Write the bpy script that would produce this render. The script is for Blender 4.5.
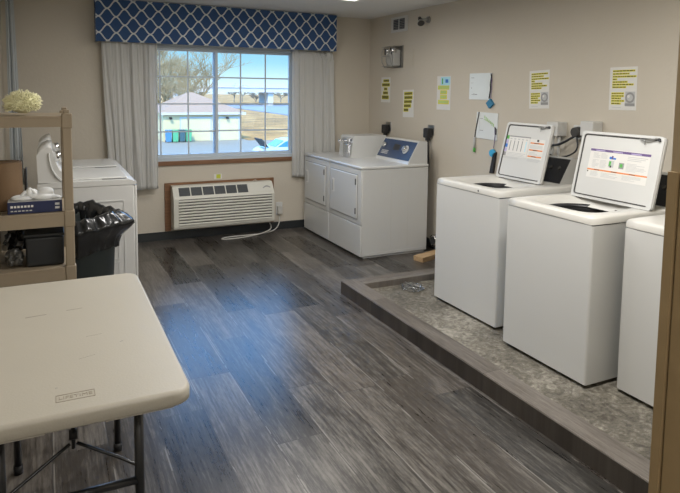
import bpy, bmesh, math, random
from math import pi, sin, cos, radians
from mathutils import Vector, Matrix
random.seed(7)
C = bpy.context.scene.collection
for o in list(bpy.data.objects): bpy.data.objects.remove(o)

# ------------------------------------------------------------------ camera
F, CXP, CYP = 602.25, 340.0, 145.8
yaw, pitch, roll = radians(25.92), radians(5.175), radians(0.672)
fw0 = Vector((sin(yaw), cos(yaw), 0)); rt0 = Vector((cos(yaw), -sin(yaw), 0)); up0 = Vector((0, 0, 1))
fw = fw0*cos(pitch) - up0*sin(pitch); u2 = up0*cos(pitch) + fw0*sin(pitch)
rt = rt0*cos(roll) + u2*sin(roll); up = u2*cos(roll) - rt0*sin(roll)
cam = bpy.data.objects.new('camera', bpy.data.cameras.new('camera')); C.objects.link(cam)
M = Matrix((rt, up, -fw)).transposed().to_4x4(); M.translation = Vector((0, 0, 1.58))
cam.matrix_world = M
cam.data.sensor_width = 36; cam.data.lens = F*36/680
cam.data.shift_x = 0; cam.data.shift_y = -(246.5-CYP)/680
cam.data.clip_start = .05; cam.data.clip_end = 2000
bpy.context.scene.camera = cam

# ------------------------------------------------------------------ view, sky, sun, lamps
sc = bpy.context.scene
sc.view_settings.view_transform = 'Standard'; sc.view_settings.look = 'None'
sc.view_settings.gamma = 1; sc.view_settings.exposure = 0.43; sc.view_settings.use_curve_mapping = False
SKY = 1.5; SUN = 3.2
w = bpy.data.worlds.new('world'); sc.world = w; w.use_nodes = True
nt = w.node_tree; nt.nodes.clear()
tc = nt.nodes.new('ShaderNodeTexCoord'); sx = nt.nodes.new('ShaderNodeSeparateXYZ')
rp = nt.nodes.new('ShaderNodeValToRGB'); bg = nt.nodes.new('ShaderNodeBackground'); wo = nt.nodes.new('ShaderNodeOutputWorld')
nt.links.new(tc.outputs['Generated'], sx.inputs[0]); nt.links.new(sx.outputs['Z'], rp.inputs[0])
e = rp.color_ramp.elements
e[0].position = 0.0; e[0].color = (.52, .66, .72, 1)
e[1].position = .045; e[1].color = (.22, .44, .56, 1)
k = e.new(.09); k.color = (.16, .36, .52, 1)
k = e.new(.22); k.color = (.55, 1.45, 3.0, 1)
k = e.new(.48); k.color = (.60, 1.5, 3.0, 1)
k = e.new(.62); k.color = (.16, .30, .55, 1)
nt.links.new(rp.outputs[0], bg.inputs[0]); bg.inputs[1].default_value = SKY; nt.links.new(bg.outputs[0], wo.inputs[0])

def lamp(name, kind, loc, energy, color=(1, 1, 1), rot=(0, 0, 0), size=None, sizey=None, angle=None):
    l = bpy.data.lights.new(name, kind); l.energy = energy; l.color = color
    if kind == 'AREA':
        l.shape = 'RECTANGLE'; l.size = size; l.size_y = sizey or size
    if angle is not None: l.angle = angle
    o = bpy.data.objects.new(name, l); C.objects.link(o); o.location = loc; o.rotation_euler = rot
    return o
lamp('sun', 'SUN', (0, -20, 40), SUN, (1.0, .93, .80), (radians(46), 0, radians(-30)), angle=.01)
# area lights at the ceiling fixtures (built below); middle one added to brighten far end
FIX = [(1.75, 1.9, 30), (1.30, 3.8, 22), (0.6, -0.6, 19), (1.95, 4.9, 9)]
for (x, y, p) in FIX:
    lamp('ceiling_lamp', 'AREA', (x, y, 2.345 if y < 5 else 2.385), p, (1.0, .97, .93), (0, 0, 0), 1.1, .26)

# ------------------------------------------------------------------ materials
def lin(c):
    return tuple((v/255/12.92 if v/255 <= .04045 else ((v/255+.055)/1.055)**2.4) for v in c)
def mat(name, col, rough=.5, metal=0, noise=.04, nscale=8, bump=0, bscale=200, spec=.5, coat=0):
    m = bpy.data.materials.new(name); m.use_nodes = True; n = m.node_tree; b = n.nodes['Principled BSDF']
    b.inputs['Roughness'].default_value = rough; b.inputs['Metallic'].default_value = metal
    b.inputs['Specular IOR Level'].default_value = spec; b.inputs['Coat Weight'].default_value = coat
    t = n.nodes.new('ShaderNodeTexCoord')
    nz = n.nodes.new('ShaderNodeTexNoise'); nz.inputs['Scale'].default_value = nscale; nz.inputs['Detail'].default_value = 4
    r = n.nodes.new('ShaderNodeMapRange'); r.inputs[3].default_value = 1-noise; r.inputs[4].default_value = 1+noise
    mx = n.nodes.new('ShaderNodeVectorMath'); mx.operation = 'SCALE'; mx.inputs[0].default_value = col[:3]
    n.links.new(t.outputs['Object'], nz.inputs[0]); n.links.new(nz.outputs[0], r.inputs[0])
    n.links.new(r.outputs[0], mx.inputs['Scale']); n.links.new(mx.outputs[0], b.inputs['Base Color'])
    if bump:
        n2 = n.nodes.new('ShaderNodeTexNoise'); n2.inputs['Scale'].default_value = bscale; n2.inputs['Detail'].default_value = 3
        bp = n.nodes.new('ShaderNodeBump'); bp.inputs['Strength'].default_value = bump; bp.inputs['Distance'].default_value = .002
        n.links.new(t.outputs['Object'], n2.inputs[0]); n.links.new(n2.outputs[0], bp.inputs['Height']); n.links.new(bp.outputs[0], b.inputs['Normal'])
    return m
class G:                       # tiny node-maths helper
    def __init__(s, name):
        s.m = bpy.data.materials.new(name); s.m.use_nodes = True; s.n = s.m.node_tree; s.b = s.n.nodes['Principled BSDF']
    def node(s, t, **kw):
        q = s.n.nodes.new(t)
        for k_, v in kw.items(): setattr(q, k_, v)
        return q
    def link(s, a, b):
        if isinstance(a, (int, float)): b.default_value = a
        elif isinstance(a, tuple): b.default_value = a
        else: s.n.links.new(a, b)
    def math(s, op, *a):
        q = s.node('ShaderNodeMath', operation=op)
        for i, v in enumerate(a): s.link(v, q.inputs[i])
        return q.outputs[0]
    def mix(s, f, a, b):
        q = s.node('ShaderNodeMix', data_type='RGBA'); s.link(f, q.inputs[0]); s.link(a, q.inputs[6]); s.link(b, q.inputs[7]); return q.outputs[2]
    def ramp(s, f, st):
        q = s.node('ShaderNodeValToRGB'); s.link(f, q.inputs[0]); e = q.color_ramp.elements
        e[0].position, e[0].color = st[0][0], (*st[0][1], 1); e[1].position, e[1].color = st[-1][0], (*st[-1][1], 1)
        for p, c in st[1:-1]: k = e.new(p); k.color = (*c, 1)
        return q.outputs[0]
    def noise(s, vec, scale, detail=4, rough=.5, dist=0):
        q = s.node('ShaderNodeTexNoise'); s.link(vec, q.inputs[0]); q.inputs['Scale'].default_value = scale
        q.inputs['Detail'].default_value = detail; q.inputs['Roughness'].default_value = rough; q.inputs['Distortion'].default_value = dist; return q.outputs[0]
    def vec(s, x, y, z):
        q = s.node('ShaderNodeCombineXYZ'); s.link(x, q.inputs[0]); s.link(y, q.inputs[1]); s.link(z, q.inputs[2]); return q.outputs[0]
    def pos(s):
        q = s.node('ShaderNodeTexCoord'); p = s.node('ShaderNodeSeparateXYZ'); s.link(q.outputs['Object'], p.inputs[0]); return p.outputs, q.outputs['Object']
    def bump(s, h, st, d=.002):
        q = s.node('ShaderNodeBump'); q.inputs['Strength'].default_value = st; q.inputs['Distance'].default_value = d; s.link(h, q.inputs['Height']); s.link(q.outputs[0], s.b.inputs['Normal'])
    def base(s, c): s.link(c, s.b.inputs['Base Color'])
def plank_material(name, PW, PL, dark, mid, light, rough=.36, x0=0., swap=False):
    g = G(name); p, P = g.pos(); X, Y = (p[1], p[0]) if swap else (p[0], p[1])
    row = g.math('FLOOR', g.math('DIVIDE', g.math('ADD', X, x0), PW))
    wn = g.node('ShaderNodeTexWhiteNoise', noise_dimensions='1D'); g.link(row, wn.inputs['W'])
    yy = g.math('DIVIDE', g.math('ADD', Y, g.math('MULTIPLY', wn.outputs[0], PL*3)), PL)
    col = g.math('FLOOR', yy)
    w2 = g.node('ShaderNodeTexWhiteNoise', noise_dimensions='2D'); g.link(g.vec(row, col, 0), w2.inputs[0])
    rnd = w2.outputs[0]
    fx = g.math('FRACT', g.math('DIVIDE', g.math('ADD', X, x0), PW)); fy = g.math('FRACT', yy)
    dx = g.math('MULTIPLY', g.math('MINIMUM', fx, g.math('SUBTRACT', 1., fx)), PW)
    dy = g.math('MULTIPLY', g.math('MINIMUM', fy, g.math('SUBTRACT', 1., fy)), PL)
    seam = g.math('LESS_THAN', g.math('MINIMUM', dx, dy), .0022)
    gx = g.math('ADD', X, g.math('MULTIPLY', rnd, 37.)); gy = g.math('ADD', Y, g.math('MULTIPLY', rnd, 91.))
    n1 = g.noise(g.vec(g.math('MULTIPLY', gx, 85.), g.math('MULTIPLY', gy, 2.8), 0.), 1., 7, .66, .25)
    n2 = g.noise(g.vec(g.math('MULTIPLY', gx, 13.), g.math('MULTIPLY', gy, 1.9), 3.), 1., 5, .6, .5)
    n3 = g.noise(g.vec(g.math('MULTIPLY', gx, 70.), g.math('MULTIPLY', gy, 11.), 5.), 1., 6, .75)
    v = g.math('ADD', g.math('ADD', g.math('MULTIPLY', n1, .42), g.math('MULTIPLY', n2, .28)), g.math('MULTIPLY', n3, .34))
    v = g.math('ADD', v, g.math('MULTIPLY', g.math('SUBTRACT', rnd, .5), .14))
    c = g.ramp(v, [(.405, dark), (.52, mid), (.665, light)])
    w3 = g.node('ShaderNodeTexWhiteNoise', noise_dimensions='2D'); g.link(g.vec(col, row, 0), w3.inputs[0])
    c = g.mix(g.math('MULTIPLY', w3.outputs[0], .35), c, g.mix(.5, c, (.16, .12, .09, 1)))
    edge = g.math('MULTIPLY', g.math('LESS_THAN', dx, .008), g.math('MULTIPLY', g.math('GREATER_THAN', n2, .52), .45))
    c = g.mix(edge, c, (.30, .285, .26, 1))
    c = g.mix(g.math('MULTIPLY', seam, .7), c, (.03, .027, .024, 1))
    g.base(c); g.link(g.math('ADD', rough-.1, g.math('MULTIPLY', v, .22)), g.b.inputs['Roughness'])
    g.bump(g.math('SUBTRACT', v, g.math('MULTIPLY', seam, .8)), .25, .0012)
    return g.m
MF = plank_material('vinyl_planks', .226, 1.22, (.012, .011, .010), (.044, .041, .037), (.175, .163, .146), .28, .023)
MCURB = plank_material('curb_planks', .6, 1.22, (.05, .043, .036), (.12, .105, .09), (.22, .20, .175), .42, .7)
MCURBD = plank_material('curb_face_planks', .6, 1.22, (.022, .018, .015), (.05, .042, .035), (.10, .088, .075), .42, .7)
MCURBX = plank_material('curb_planks_across', .6, 1.3, (.05, .043, .036), (.12, .105, .09), (.22, .20, .175), .42, .15, swap=True)
def concrete():
    g = G('rough_concrete'); p, P = g.pos()
    a = g.noise(P, 1.8, 5, .6); b = g.noise(P, 10, 6, .75, 2.2); d = g.noise(P, 45, 4, .6, .5)
    v = g.math('ADD', g.math('MULTIPLY', a, .4), g.math('ADD', g.math('MULTIPLY', b, .4), g.math('MULTIPLY', d, .25)))
    g.base(g.ramp(v, [(.42, (.07, .06, .045)), (.52, (.16, .145, .115)), (.63, (.36, .335, .28))]))
    g.b.inputs['Roughness'].default_value = .75
    g.bump(g.math('ADD', b, g.math('MULTIPLY', d, .6)), .9, .012); return g.m
MCON = concrete()
def wallmat(name, col):
    g = G(name); p, P = g.pos(); a = g.noise(P, 1.3, 3); b = g.noise(P, 35, 4, .6)
    g.base(g.mix(a, tuple(v*.95 for v in col)+(1,), tuple(v*1.05 for v in col)+(1,)))
    g.b.inputs['Roughness'].default_value = .8; g.bump(b, .35, .004); return g.m
MW = wallmat('beige_paint', (.60, .55, .465)); MCEIL = wallmat('ceiling_paint', (.76, .76, .75))
MJAMB = mat('jamb_wood', (.33, .235, .12), .55, noise=.12, nscale=14)
MJAMB2 = mat('jamb_paint', (.40, .31, .19), .6, noise=.05)
def wood(name, d, l, sy=3, axis='x'):
    g = G(name); p, P = g.pos()
    a, b = (p[0], p[2]) if axis == 'x' else (p[2], p[0])
    v = g.noise(g.vec(g.math('MULTIPLY', a, 4.), g.math('MULTIPLY', p[1], 40.), g.math('MULTIPLY', b, 60.)), 1., 4, .6, .4)
    g.base(g.ramp(v, [(.3, d), (.7, l)])); g.b.inputs['Roughness'].default_value = .45; return g.m
MWOOD = wood('oak_trim', (.16, .075, .035), (.27, .14, .07)); MPINE = wood('pine', (.42, .27, .14), (.60, .43, .25))
MBLK = mat('black_rubber_base', (.022, .026, .028), .45)
MWHITE = mat('white_enamel', (.62, .625, .61), .28, noise=.01, nscale=3, coat=.2)
MWHITE2 = mat('white_lid_plastic', (.62, .625, .61), .33, noise=.01, nscale=3)
MDECK = mat('white_deck', (.62, .61, .57), .35, noise=.02)
MOLDW = mat('aged_white', (.62, .62, .60), .38, noise=.02)
MGREYP = mat('grey_console', (.46, .46, .44), .5)
MDARK = mat('black_plastic', (.018, .018, .02), .4); MGASK = mat('dark_gasket', (.05, .048, .045), .6)
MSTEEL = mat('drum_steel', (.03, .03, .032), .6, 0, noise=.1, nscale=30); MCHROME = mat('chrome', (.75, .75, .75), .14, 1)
MCHW = mat('brushed_metal', (.38, .38, .37), .35, 1)
MNAVYP = mat('navy_console', (.03, .055, .12), .22, noise=.1, nscale=6, coat=.4)
MPAPER = mat('paper', (.74, .73, .70), .55, noise=.02); MYEL = mat('highlighter_yellow', (.72, .66, .05), .6)
MINK = mat('ink', (.03, .03, .03), .6); MGREYINK = mat('grey_print', (.30, .30, .30), .6); MLGREY = mat('pale_grey_print', (.52, .53, .53), .6)
MORANGE = mat('orange_print', (.75, .25, .06), .5); MPURP = mat('purple_print', (.14, .09, .24), .5); MGREEN = mat('green_print', (.10, .42, .08), .5)
MBLUE = mat('blue_print', (.05, .20, .62), .5); MLAV = mat('lavender_print', (.48, .42, .66), .5); MCYAN = mat('cyan_print', (.42, .74, .86), .5)
MFELT = mat('blue_foam', (.05, .22, .38), .8, noise=.1, nscale=60); MSKY2 = mat('light_blue_plastic', (.05, .42, .72), .4)
MBOARD = mat('whiteboard', (.76, .79, .78), .15, coat=.5); MGMARK = mat('faint_green_marker', (.42, .62, .25), .6)
MACW = mat('heater_ivory', (.66, .65, .58), .45); MACD = mat('heater_dark_grille', (.05, .06, .07), .5); MACS = mat('heater_slot', (.08, .08, .075), .6)
MTAN = mat('tan_shelf_plastic', (.29, .235, .165), .55, noise=.04, bump=.1)
MTABLE = mat('almond_table_plastic', (.49, .46, .39), .42, noise=.05, nscale=3, bump=.25, bscale=160)
MTLEG = mat('table_leg_steel', (.012, .013, .015), .35, coat=.3); MLOGO = mat('embossed_shade', (.34, .30, .235), .5)
MSCUFF = mat('scuff', (.31, .28, .23), .6)
MBIN = mat('dark_green_grey_bin', (.035, .045, .045), .5); MBAG = mat('black_bin_bag', (.012, .013, .014), .22, bump=.0, coat=.3)
MTOTE = mat('charcoal_tote', (.016, .018, .02), .5)
MFOIL = mat('dark_foil', (.10, .10, .095), .3, .6, noise=.5, nscale=30)
MBROWN = mat('brown_cardboard', (.20, .125, .065), .7, noise=.08); MBOXB = mat('navy_box', (.012, .02, .075), .4)
MGLOVE = mat('white_glove', (.75, .77, .78), .5); MPOM = mat('cream_yarn', (.80, .78, .52), .8, noise=.12, nscale=40)
MMUNT = mat('window_vinyl', (.55, .62, .68), .35)
MCORD = mat('cream_cord', (.55, .54, .50), .4); MSTICK = mat('yellow_green_sticker', (.55, .60, .06), .6)

def fabric(name, col, trans=.25):
    g = G(name); p, P = g.pos(); g.base(g.mix(g.noise(P, 3., 3), tuple(v*.94 for v in col)+(1,), col+(1,)))
    g.b.inputs['Roughness'].default_value = .9
    out = [q for q in g.n.nodes if q.type == 'OUTPUT_MATERIAL'][0]
    tr = g.node('ShaderNodeBsdfTranslucent'); tr.inputs[0].default_value = (*col, 1)
    mx = g.node('ShaderNodeMixShader'); mx.inputs[0].default_value = trans
    g.link(g.b.outputs[0], mx.inputs[1]); g.link(tr.outputs[0], mx.inputs[2]); g.link(mx.outputs[0], out.inputs[0]); return g.m
MCURT = fabric('grey_curtain_cloth', (.80, .80, .78), .42)
MCURT2 = fabric('blue_grey_curtain_cloth', (.60, .64, .66), .15)
VX0, VZ0 = 1.5653, 2.4173
def valance_mat():
    g = G('navy_trellis_cloth'); p, P = g.pos(); PP, HH = .158, .0758
    u = g.math('MULTIPLY', g.math('SUBTRACT', g.math('ADD', p[0], p[1]), VX0+6.22), 2*pi/PP)
    v = g.math('ADD', g.math('DIVIDE', g.math('SUBTRACT', p[2], VZ0), HH), 41.)
    tri = g.math('SUBTRACT', g.math('MULTIPLY', g.math('PINGPONG', v, 1.), 2.), 1.)
    d = g.math('ABSOLUTE', g.math('SUBTRACT', g.math('MULTIPLY', tri, 1.06), g.math('COSINE', u)))
    gr = g.math('SQRT', g.math('ADD', (2/HH)**2, g.math('POWER', g.math('MULTIPLY', g.math('SINE', u), 2*pi/PP), 2.)))
    dd = g.math('DIVIDE', d, gr)
    line = g.math('LESS_THAN', dd, .0066)
    n = g.noise(P, 300., 2)
    c = g.mix(line, (.03, .085, .22, 1), (.66, .69, .69, 1)); g.base(g.mix(g.math('MULTIPLY', n, .25), c, (.03, .04, .07, 1)))
    g.b.inputs['Roughness'].default_value = .85; return g.m
MVAL = valance_mat()
def glass(name='pane_glass'):
    m = bpy.data.materials.new(name); m.use_nodes = True; n = m.node_tree; n.nodes.clear()
    o = n.nodes.new('ShaderNodeOutputMaterial'); t = n.nodes.new('ShaderNodeBsdfTransparent'); gl = n.nodes.new('ShaderNodeBsdfGlossy')
    gl.inputs['Roughness'].default_value = .02; fr = n.nodes.new('ShaderNodeFresnel'); fr.inputs[0].default_value = 1.45
    t.inputs[0].default_value = (.96, .98, 1, 1)
    mx = n.nodes.new('ShaderNodeMixShader'); n.links.new(fr.outputs[0], mx.inputs[0]); n.links.new(t.outputs[0], mx.inputs[1]); n.links.new(gl.outputs[0], mx.inputs[2]); n.links.new(mx.outputs[0], o.inputs[0])
    return m
MGLASS = glass()
def plasticfilm():
    m = glass('clear_film'); n = m.node_tree; n.nodes['Glossy BSDF'].inputs['Roughness'].default_value = .2; return m
MFILM = plasticfilm()
MDIFF = bpy.data.materials.new('lit_diffuser'); MDIFF.use_nodes = True
MDIFF.node_tree.nodes['Principled BSDF'].inputs['Emission Color'].default_value = (1, .95, .86, 1)
MDIFF.node_tree.nodes['Principled BSDF'].inputs['Emission Strength'].default_value = 1.5
MOFFD = mat('unlit_diffuser', (.75, .75, .72), .4)

# ------------------------------------------------------------------ mesh helpers
class MB:
    def __init__(s): s.b = bmesh.new(); s.mats = []
    def _mi(s, m):
        if m is None: return 0
        if m not in s.mats: s.mats.append(m)
        return s.mats.index(m)
    def _done(s, fs, m, smooth=False):
        i = s._mi(m)
        for f in fs: f.material_index = i; f.smooth = smooth
    def box(s, x0, x1, y0, y1, z0, z1, m=None, bev=0, seg=2):
        vs = [s.b.verts.new((x, y, z)) for x in (x0, x1) for y in (y0, y1) for z in (z0, z1)]
        q = [(0, 1, 3, 2), (4, 6, 7, 5), (0, 4, 5, 1), (2, 3, 7, 6), (0, 2, 6, 4), (1, 5, 7, 3)]
        fs = [s.b.faces.new([vs[i] for i in a]) for a in q]
        if bev:
            es = list({e for f in fs for e in f.edges})
            r = bmesh.ops.bevel(s.b, geom=es, offset=bev, segments=seg, affect='EDGES', profile=.5)
            fs = list({f for f in fs if f.is_valid} | set(r['faces']))
            s._done(fs, m, True)
            return s
        s._done(fs, m); return s
    def poly(s, pts, m=None):
        f = s.b.faces.new([s.b.verts.new(p) for p in pts]); s._done([f], m); return s
    def prism(s, pts, vec, m=None, smooth=False):          # pts: planar 3D polygon, extruded by vec
        vec = Vector(vec); a = [s.b.verts.new(p) for p in pts]; b = [s.b.verts.new(Vector(p)+vec) for p in pts]
        n = len(pts); caps = [s.b.faces.new(a), s.b.faces.new(b[::-1])]
        sides = [s.b.faces.new((a[i], b[i], b[(i+1) % n], a[(i+1) % n])) for i in range(n)]
        s._done(caps, m); s._done(sides, m, smooth); return s
    def cyl(s, p0, p1, r0, r1=None, m=None, n=20, caps=True):
        r1 = r0 if r1 is None else r1; p0 = Vector(p0); p1 = Vector(p1); d = (p1-p0).normalized()
        a = d.orthogonal().normalized(); c = d.cross(a)
        A = [s.b.verts.new(p0+r0*(a*cos(2*pi*i/n)+c*sin(2*pi*i/n))) for i in range(n)]
        B = [s.b.verts.new(p1+r1*(a*cos(2*pi*i/n)+c*sin(2*pi*i/n))) for i in range(n)]
        s._done([s.b.faces.new((A[i], B[i], B[(i+1) % n], A[(i+1) % n])) for i in range(n)], m, True)
        if caps: s._done([s.b.faces.new(A), s.b.faces.new(B[::-1])], m)
        return s
    def tube(s, pts, r, m=None, n=8, smooth_it=2):
        pts = [Vector(p) for p in pts]
        for _ in range(smooth_it):
            q = [pts[0]]
            for i in range(len(pts)-1): q += [pts[i]*.75+pts[i+1]*.25, pts[i]*.25+pts[i+1]*.75]
            pts = q+[pts[-1]]
        rings = []; a = None
        for i, p in enumerate(pts):
            d = (pts[min(i+1, len(pts)-1)]-pts[max(i-1, 0)]).normalized()
            a = (d.orthogonal() if a is None else a-d*a.dot(d)).normalized(); c = d.cross(a)
            rings.append([s.b.verts.new(p+r*(a*cos(2*pi*j/n)+c*sin(2*pi*j/n))) for j in range(n)])
        fs = []
        for A, B in zip(rings, rings[1:]): fs += [s.b.faces.new((A[j], B[j], B[(j+1) % n], A[(j+1) % n])) for j in range(n)]
        s._done(fs, m, True); s._done([s.b.faces.new(rings[0][::-1]), s.b.faces.new(rings[-1])], m); return s
    def lathe(s, prof, c, m=None, n=32, f=None, smooth=True, axis='z'):   # prof [(r,z)]
        rings = []
        for i, (r, z) in enumerate(prof):
            ring = []
            for j in range(n):
                a = 2*pi*j/n; rr, zz = (f(r, z, a, i) if f else (r, z))
                p = (rr*cos(a), rr*sin(a), zz) if axis == 'z' else ((zz, rr*cos(a), rr*sin(a)) if axis == 'x' else (rr*cos(a), zz, rr*sin(a)))
                ring.append(s.b.verts.new(Vector(p)+Vector(c)))
            rings.append(ring)
        fs = []
        for A, B in zip(rings, rings[1:]): fs += [s.b.faces.new((A[j], A[(j+1) % n], B[(j+1) % n], B[j])) for j in range(n)]
        s._done(fs, m, smooth); return s
    def grid(s, fn, nu, nv, m=None, smooth=True):
        V = [[s.b.verts.new(fn(i/nu, j/nv)) for j in range(nv+1)] for i in range(nu+1)]
        s._done([s.b.faces.new((V[i][j], V[i+1][j], V[i+1][j+1], V[i][j+1])) for i in range(nu) for j in range(nv)], m, smooth); return s
    def ico(s, c, r, m=None, sub=2, sc_=(1, 1, 1), jit=0):
        r_ = bmesh.ops.create_icosphere(s.b, subdivisions=sub, radius=1)
        vs = r_['verts']
        for v in vs:
            k = 1+random.uniform(-jit, jit); v.co = Vector((v.co.x*r*sc_[0]*k, v.co.y*r*sc_[1]*k, v.co.z*r*sc_[2]*k))+Vector(c)
        s._done({f for v in vs for f in v.link_faces}, m, True); return s
    def build(s, name, m=None, parent=None, recalc=True):
        if recalc: bmesh.ops.recalc_face_normals(s.b, faces=s.b.faces)
        if parent is not None:
            off = wloc(parent); bmesh.ops.translate(s.b, verts=s.b.verts, vec=-off)
        me = bpy.data.meshes.new(name); s.b.to_mesh(me); s.b.free()
        for q in (s.mats or [m]): me.materials.append(q)
        o = bpy.data.objects.new(name, me); C.objects.link(o)
        if parent is not None: o.parent = parent
        return o
def wloc(o):
    v = Vector((0, 0, 0))
    while o is not None: v += o.location; o = o.parent
    return v
def thing(name, label, cat, loc, group=None):
    o = bpy.data.objects.new(name, None); C.objects.link(o); o.location = loc; o.empty_display_size = .1
    o['label'] = label; o['category'] = cat
    if group: o['group'] = group
    return o
def tag(o, label, cat, group=None, kind=None):
    o['label'] = label; o['category'] = cat
    if group: o['group'] = group
    if kind: o['kind'] = kind
    return o
def struct(o): o['kind'] = 'structure'; return o
def lab(o, l): o['label'] = l; return o
def text_obj(body, name, m, parent, M4, size, ext=.0004):
    cu = bpy.data.curves.new(name, 'FONT'); cu.body = body; cu.size = size; cu.extrude = ext; cu.align_x = 'CENTER'; cu.align_y = 'CENTER'
    t = bpy.data.objects.new(name, cu); C.objects.link(t)
    dg = bpy.context.evaluated_depsgraph_get(); me = bpy.data.meshes.new_from_object(t.evaluated_get(dg)); me.name = name
    bpy.data.objects.remove(t); me.transform(M4)
    if parent is not None: me.transform(Matrix.Translation(-wloc(parent)))
    me.materials.clear(); me.materials.append(m)
    o = bpy.data.objects.new(name, me); C.objects.link(o); o.parent = parent; return o

# ------------------------------------------------------------------ room shell
XL, XR, YB, YF, ZC = -.36, 3.495, 6.40, -1.6, 2.44
GX0, GX1, GZ0, GZ1 = .955, 2.555, .83, 2.041             # window opening
struct(MB().box(XL-.1, XR+.1, YF-.1, YB+.1, -.12, 0).build('floor', MF))
struct(MB().box(XL-.1, XR+.1, YF-.1, YB+.16, ZC, ZC+.12).build('ceiling', MCEIL))
struct(MB().box(XL-.12, XL, YF-.1, YB+.16, 0, ZC).build('wall_left', MW))
struct(MB().box(XR, XR+.12, YF-.1, YB+.16, 0, ZC).build('wall_right', MW))
struct(MB().box(XL, XR, YF-.12, YF, 0, ZC).build('wall_rear', MW))
b = MB()
b.box(XL, GX0, YB, YB+.16, 0, ZC).box(GX1, XR, YB, YB+.16, 0, ZC).box(GX0, GX1, YB, YB+.16, 0, GZ0).box(GX0, GX1, YB, YB+.16, GZ1, ZC)
struct(b.build('wall_back', MW))
struct(MB().box(1.46, XR, .86, .985, 0, ZC).build('wall_front', MW))
# door jamb at the end of the front wall
b = MB(); b.box(1.424, 1.46, .80, 1.0, 0, ZC, MJAMB2); struct(b.build('trim_1'))
b = MB(); b.box(1.411, 1.424, .975, 1.0, 0, 1.387, MJAMB).box(1.417, 1.424, .80, .968, 0, 1.387, MJAMB); struct(b.build('trim_2'))
# baseboards
struct(MB().box(XL, XR, YB-.012, YB, 0, .088).build('baseboard_back', MBLK))
struct(MB().box(XR-.012, XR, 1.0, YB-.012, 0, .088).build('baseboard_right', MBLK))
struct(MB().box(XL, XL+.012, YF, YB-.012, 0, .088).build('baseboard_left', MBLK))
# window
win = struct(MB().box(GX0-.0, GX0+.035, YB-.005, YB+.12, GZ0, GZ1).box(GX1-.035, GX1, YB-.005, YB+.12, GZ0, GZ1)
    .box(GX0+.035, GX1-.035, YB-.005, YB+.12, GZ0, GZ0+.035).box(GX0+.035, GX1-.035, YB-.005, YB+.12, GZ1-.035, GZ1).build('window_1', MMUNT))
mx_ = 1.638
def sash(x0, x1, y0):
    m = MB(); m.box(x0, x0+.028, y0, y0+.035, GZ0+.035, GZ1-.035).box(x1-.028, x1, y0, y0+.035, GZ0+.035, GZ1-.035)
    m.box(x0+.028, x1-.028, y0, y0+.035, GZ0+.035, GZ0+.066).box(x0+.028, x1-.028, y0, y0+.035, GZ1-.063, GZ1-.035)
    s_ = m.build('sash', MMUNT, win)
    g_ = MB().box(x0+.028, x1-.028, y0+.016, y0+.020, GZ0+.066, GZ1-.063).build('pane', MGLASS, s_)
    return s_
SA = sash(GX0+.035, mx_+.02, YB+.035); SB = sash(mx_-.02, GX1-.035, YB+.075)
def muntins(x0, x1, y, xs, zs, par):
    m = MB()
    for x in xs: m.box(x-.0075, x+.0075, y, y+.008, GZ0+.066, GZ1-.063)
    for z in zs: m.box(x0, x1, y+.001, y+.007, z-.0075, z+.0075)
    m.build('muntin_grid', MMUNT, par)
zs = [1.136, 1.428, 1.7125]
muntins(GX0+.060, mx_-.010, YB+.042, (1.054, 1.341), zs, SA)
muntins(mx_+.008, GX1-.06, YB+.082, (1.924, 2.21), zs, SB)
struct(MB().box(GX0-.005, GX1+.005, YB-.02, YB+.03, GZ0-.045, GZ0+.001, None, .004).build('trim_3', MWOOD))
# heater surround (oak)
sx0, sx1, sz0, sz1 = 1.075, 2.275, .095, .602
struct(MB().box(sx0, sx0+.06, YB-.02, YB, sz0, sz1).box(sx1-.05, sx1, YB-.02, YB, sz0, sz1).box(sx0+.06, sx1-.05, YB-.02, YB, sz1-.06, sz1).build('trim_4', MWOOD))
# raised platform
CX0, CX1, CYE = 2.032, 2.165, 4.135
struct(MB().box(CX1, XR, 1.0, 4.0, 0, .05).build('platform', MCON))
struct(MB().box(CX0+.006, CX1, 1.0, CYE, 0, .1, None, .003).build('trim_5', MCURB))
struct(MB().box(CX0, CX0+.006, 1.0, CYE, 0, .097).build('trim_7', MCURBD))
struct(MB().box(CX1, XR, 4.0, CYE, 0, .1, None, .003).build('trim_6', MCURBX))

# ------------------------------------------------------------------ ceiling fixtures
FL = ['lit ceiling light above the white folding table', 'added ceiling light over the middle of the floor, brightening the far end', 'lit ceiling light nearest the room entrance']  # the middle fixture is unseen, put in to light the far end
for (x, y, p), l in zip(FIX[:3], FL):
    t = thing('ceiling_light', l, 'ceiling light', (x, y, ZC), 'ceiling light fixtures')
    MB().box(x-.62, x+.62, y-.17, y+.17, ZC-.05, ZC, None, .004).build('housing', MOLDW, t)
    MB().box(x-.59, x+.59, y-.14, y+.14, ZC-.075, ZC-.05, None, .01).build('diffuser', MDIFF, t)
t = thing('ceiling_light', 'ceiling light nearest the window and its blue valance, with light added for the curtains', 'ceiling light', (1.95, 5.0, ZC), 'ceiling light fixtures')
MB().box(1.33, 2.57, 4.70, 5.222, ZC-.006, ZC).build('housing', MOLDW, t); MB().box(1.36, 2.54, 4.74, 4.95, ZC-.045, ZC-.006, None, .01).build('diffuser', MDIFF, t)  # fixture's glow and lamp are added to brighten curtains and back wall

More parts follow.
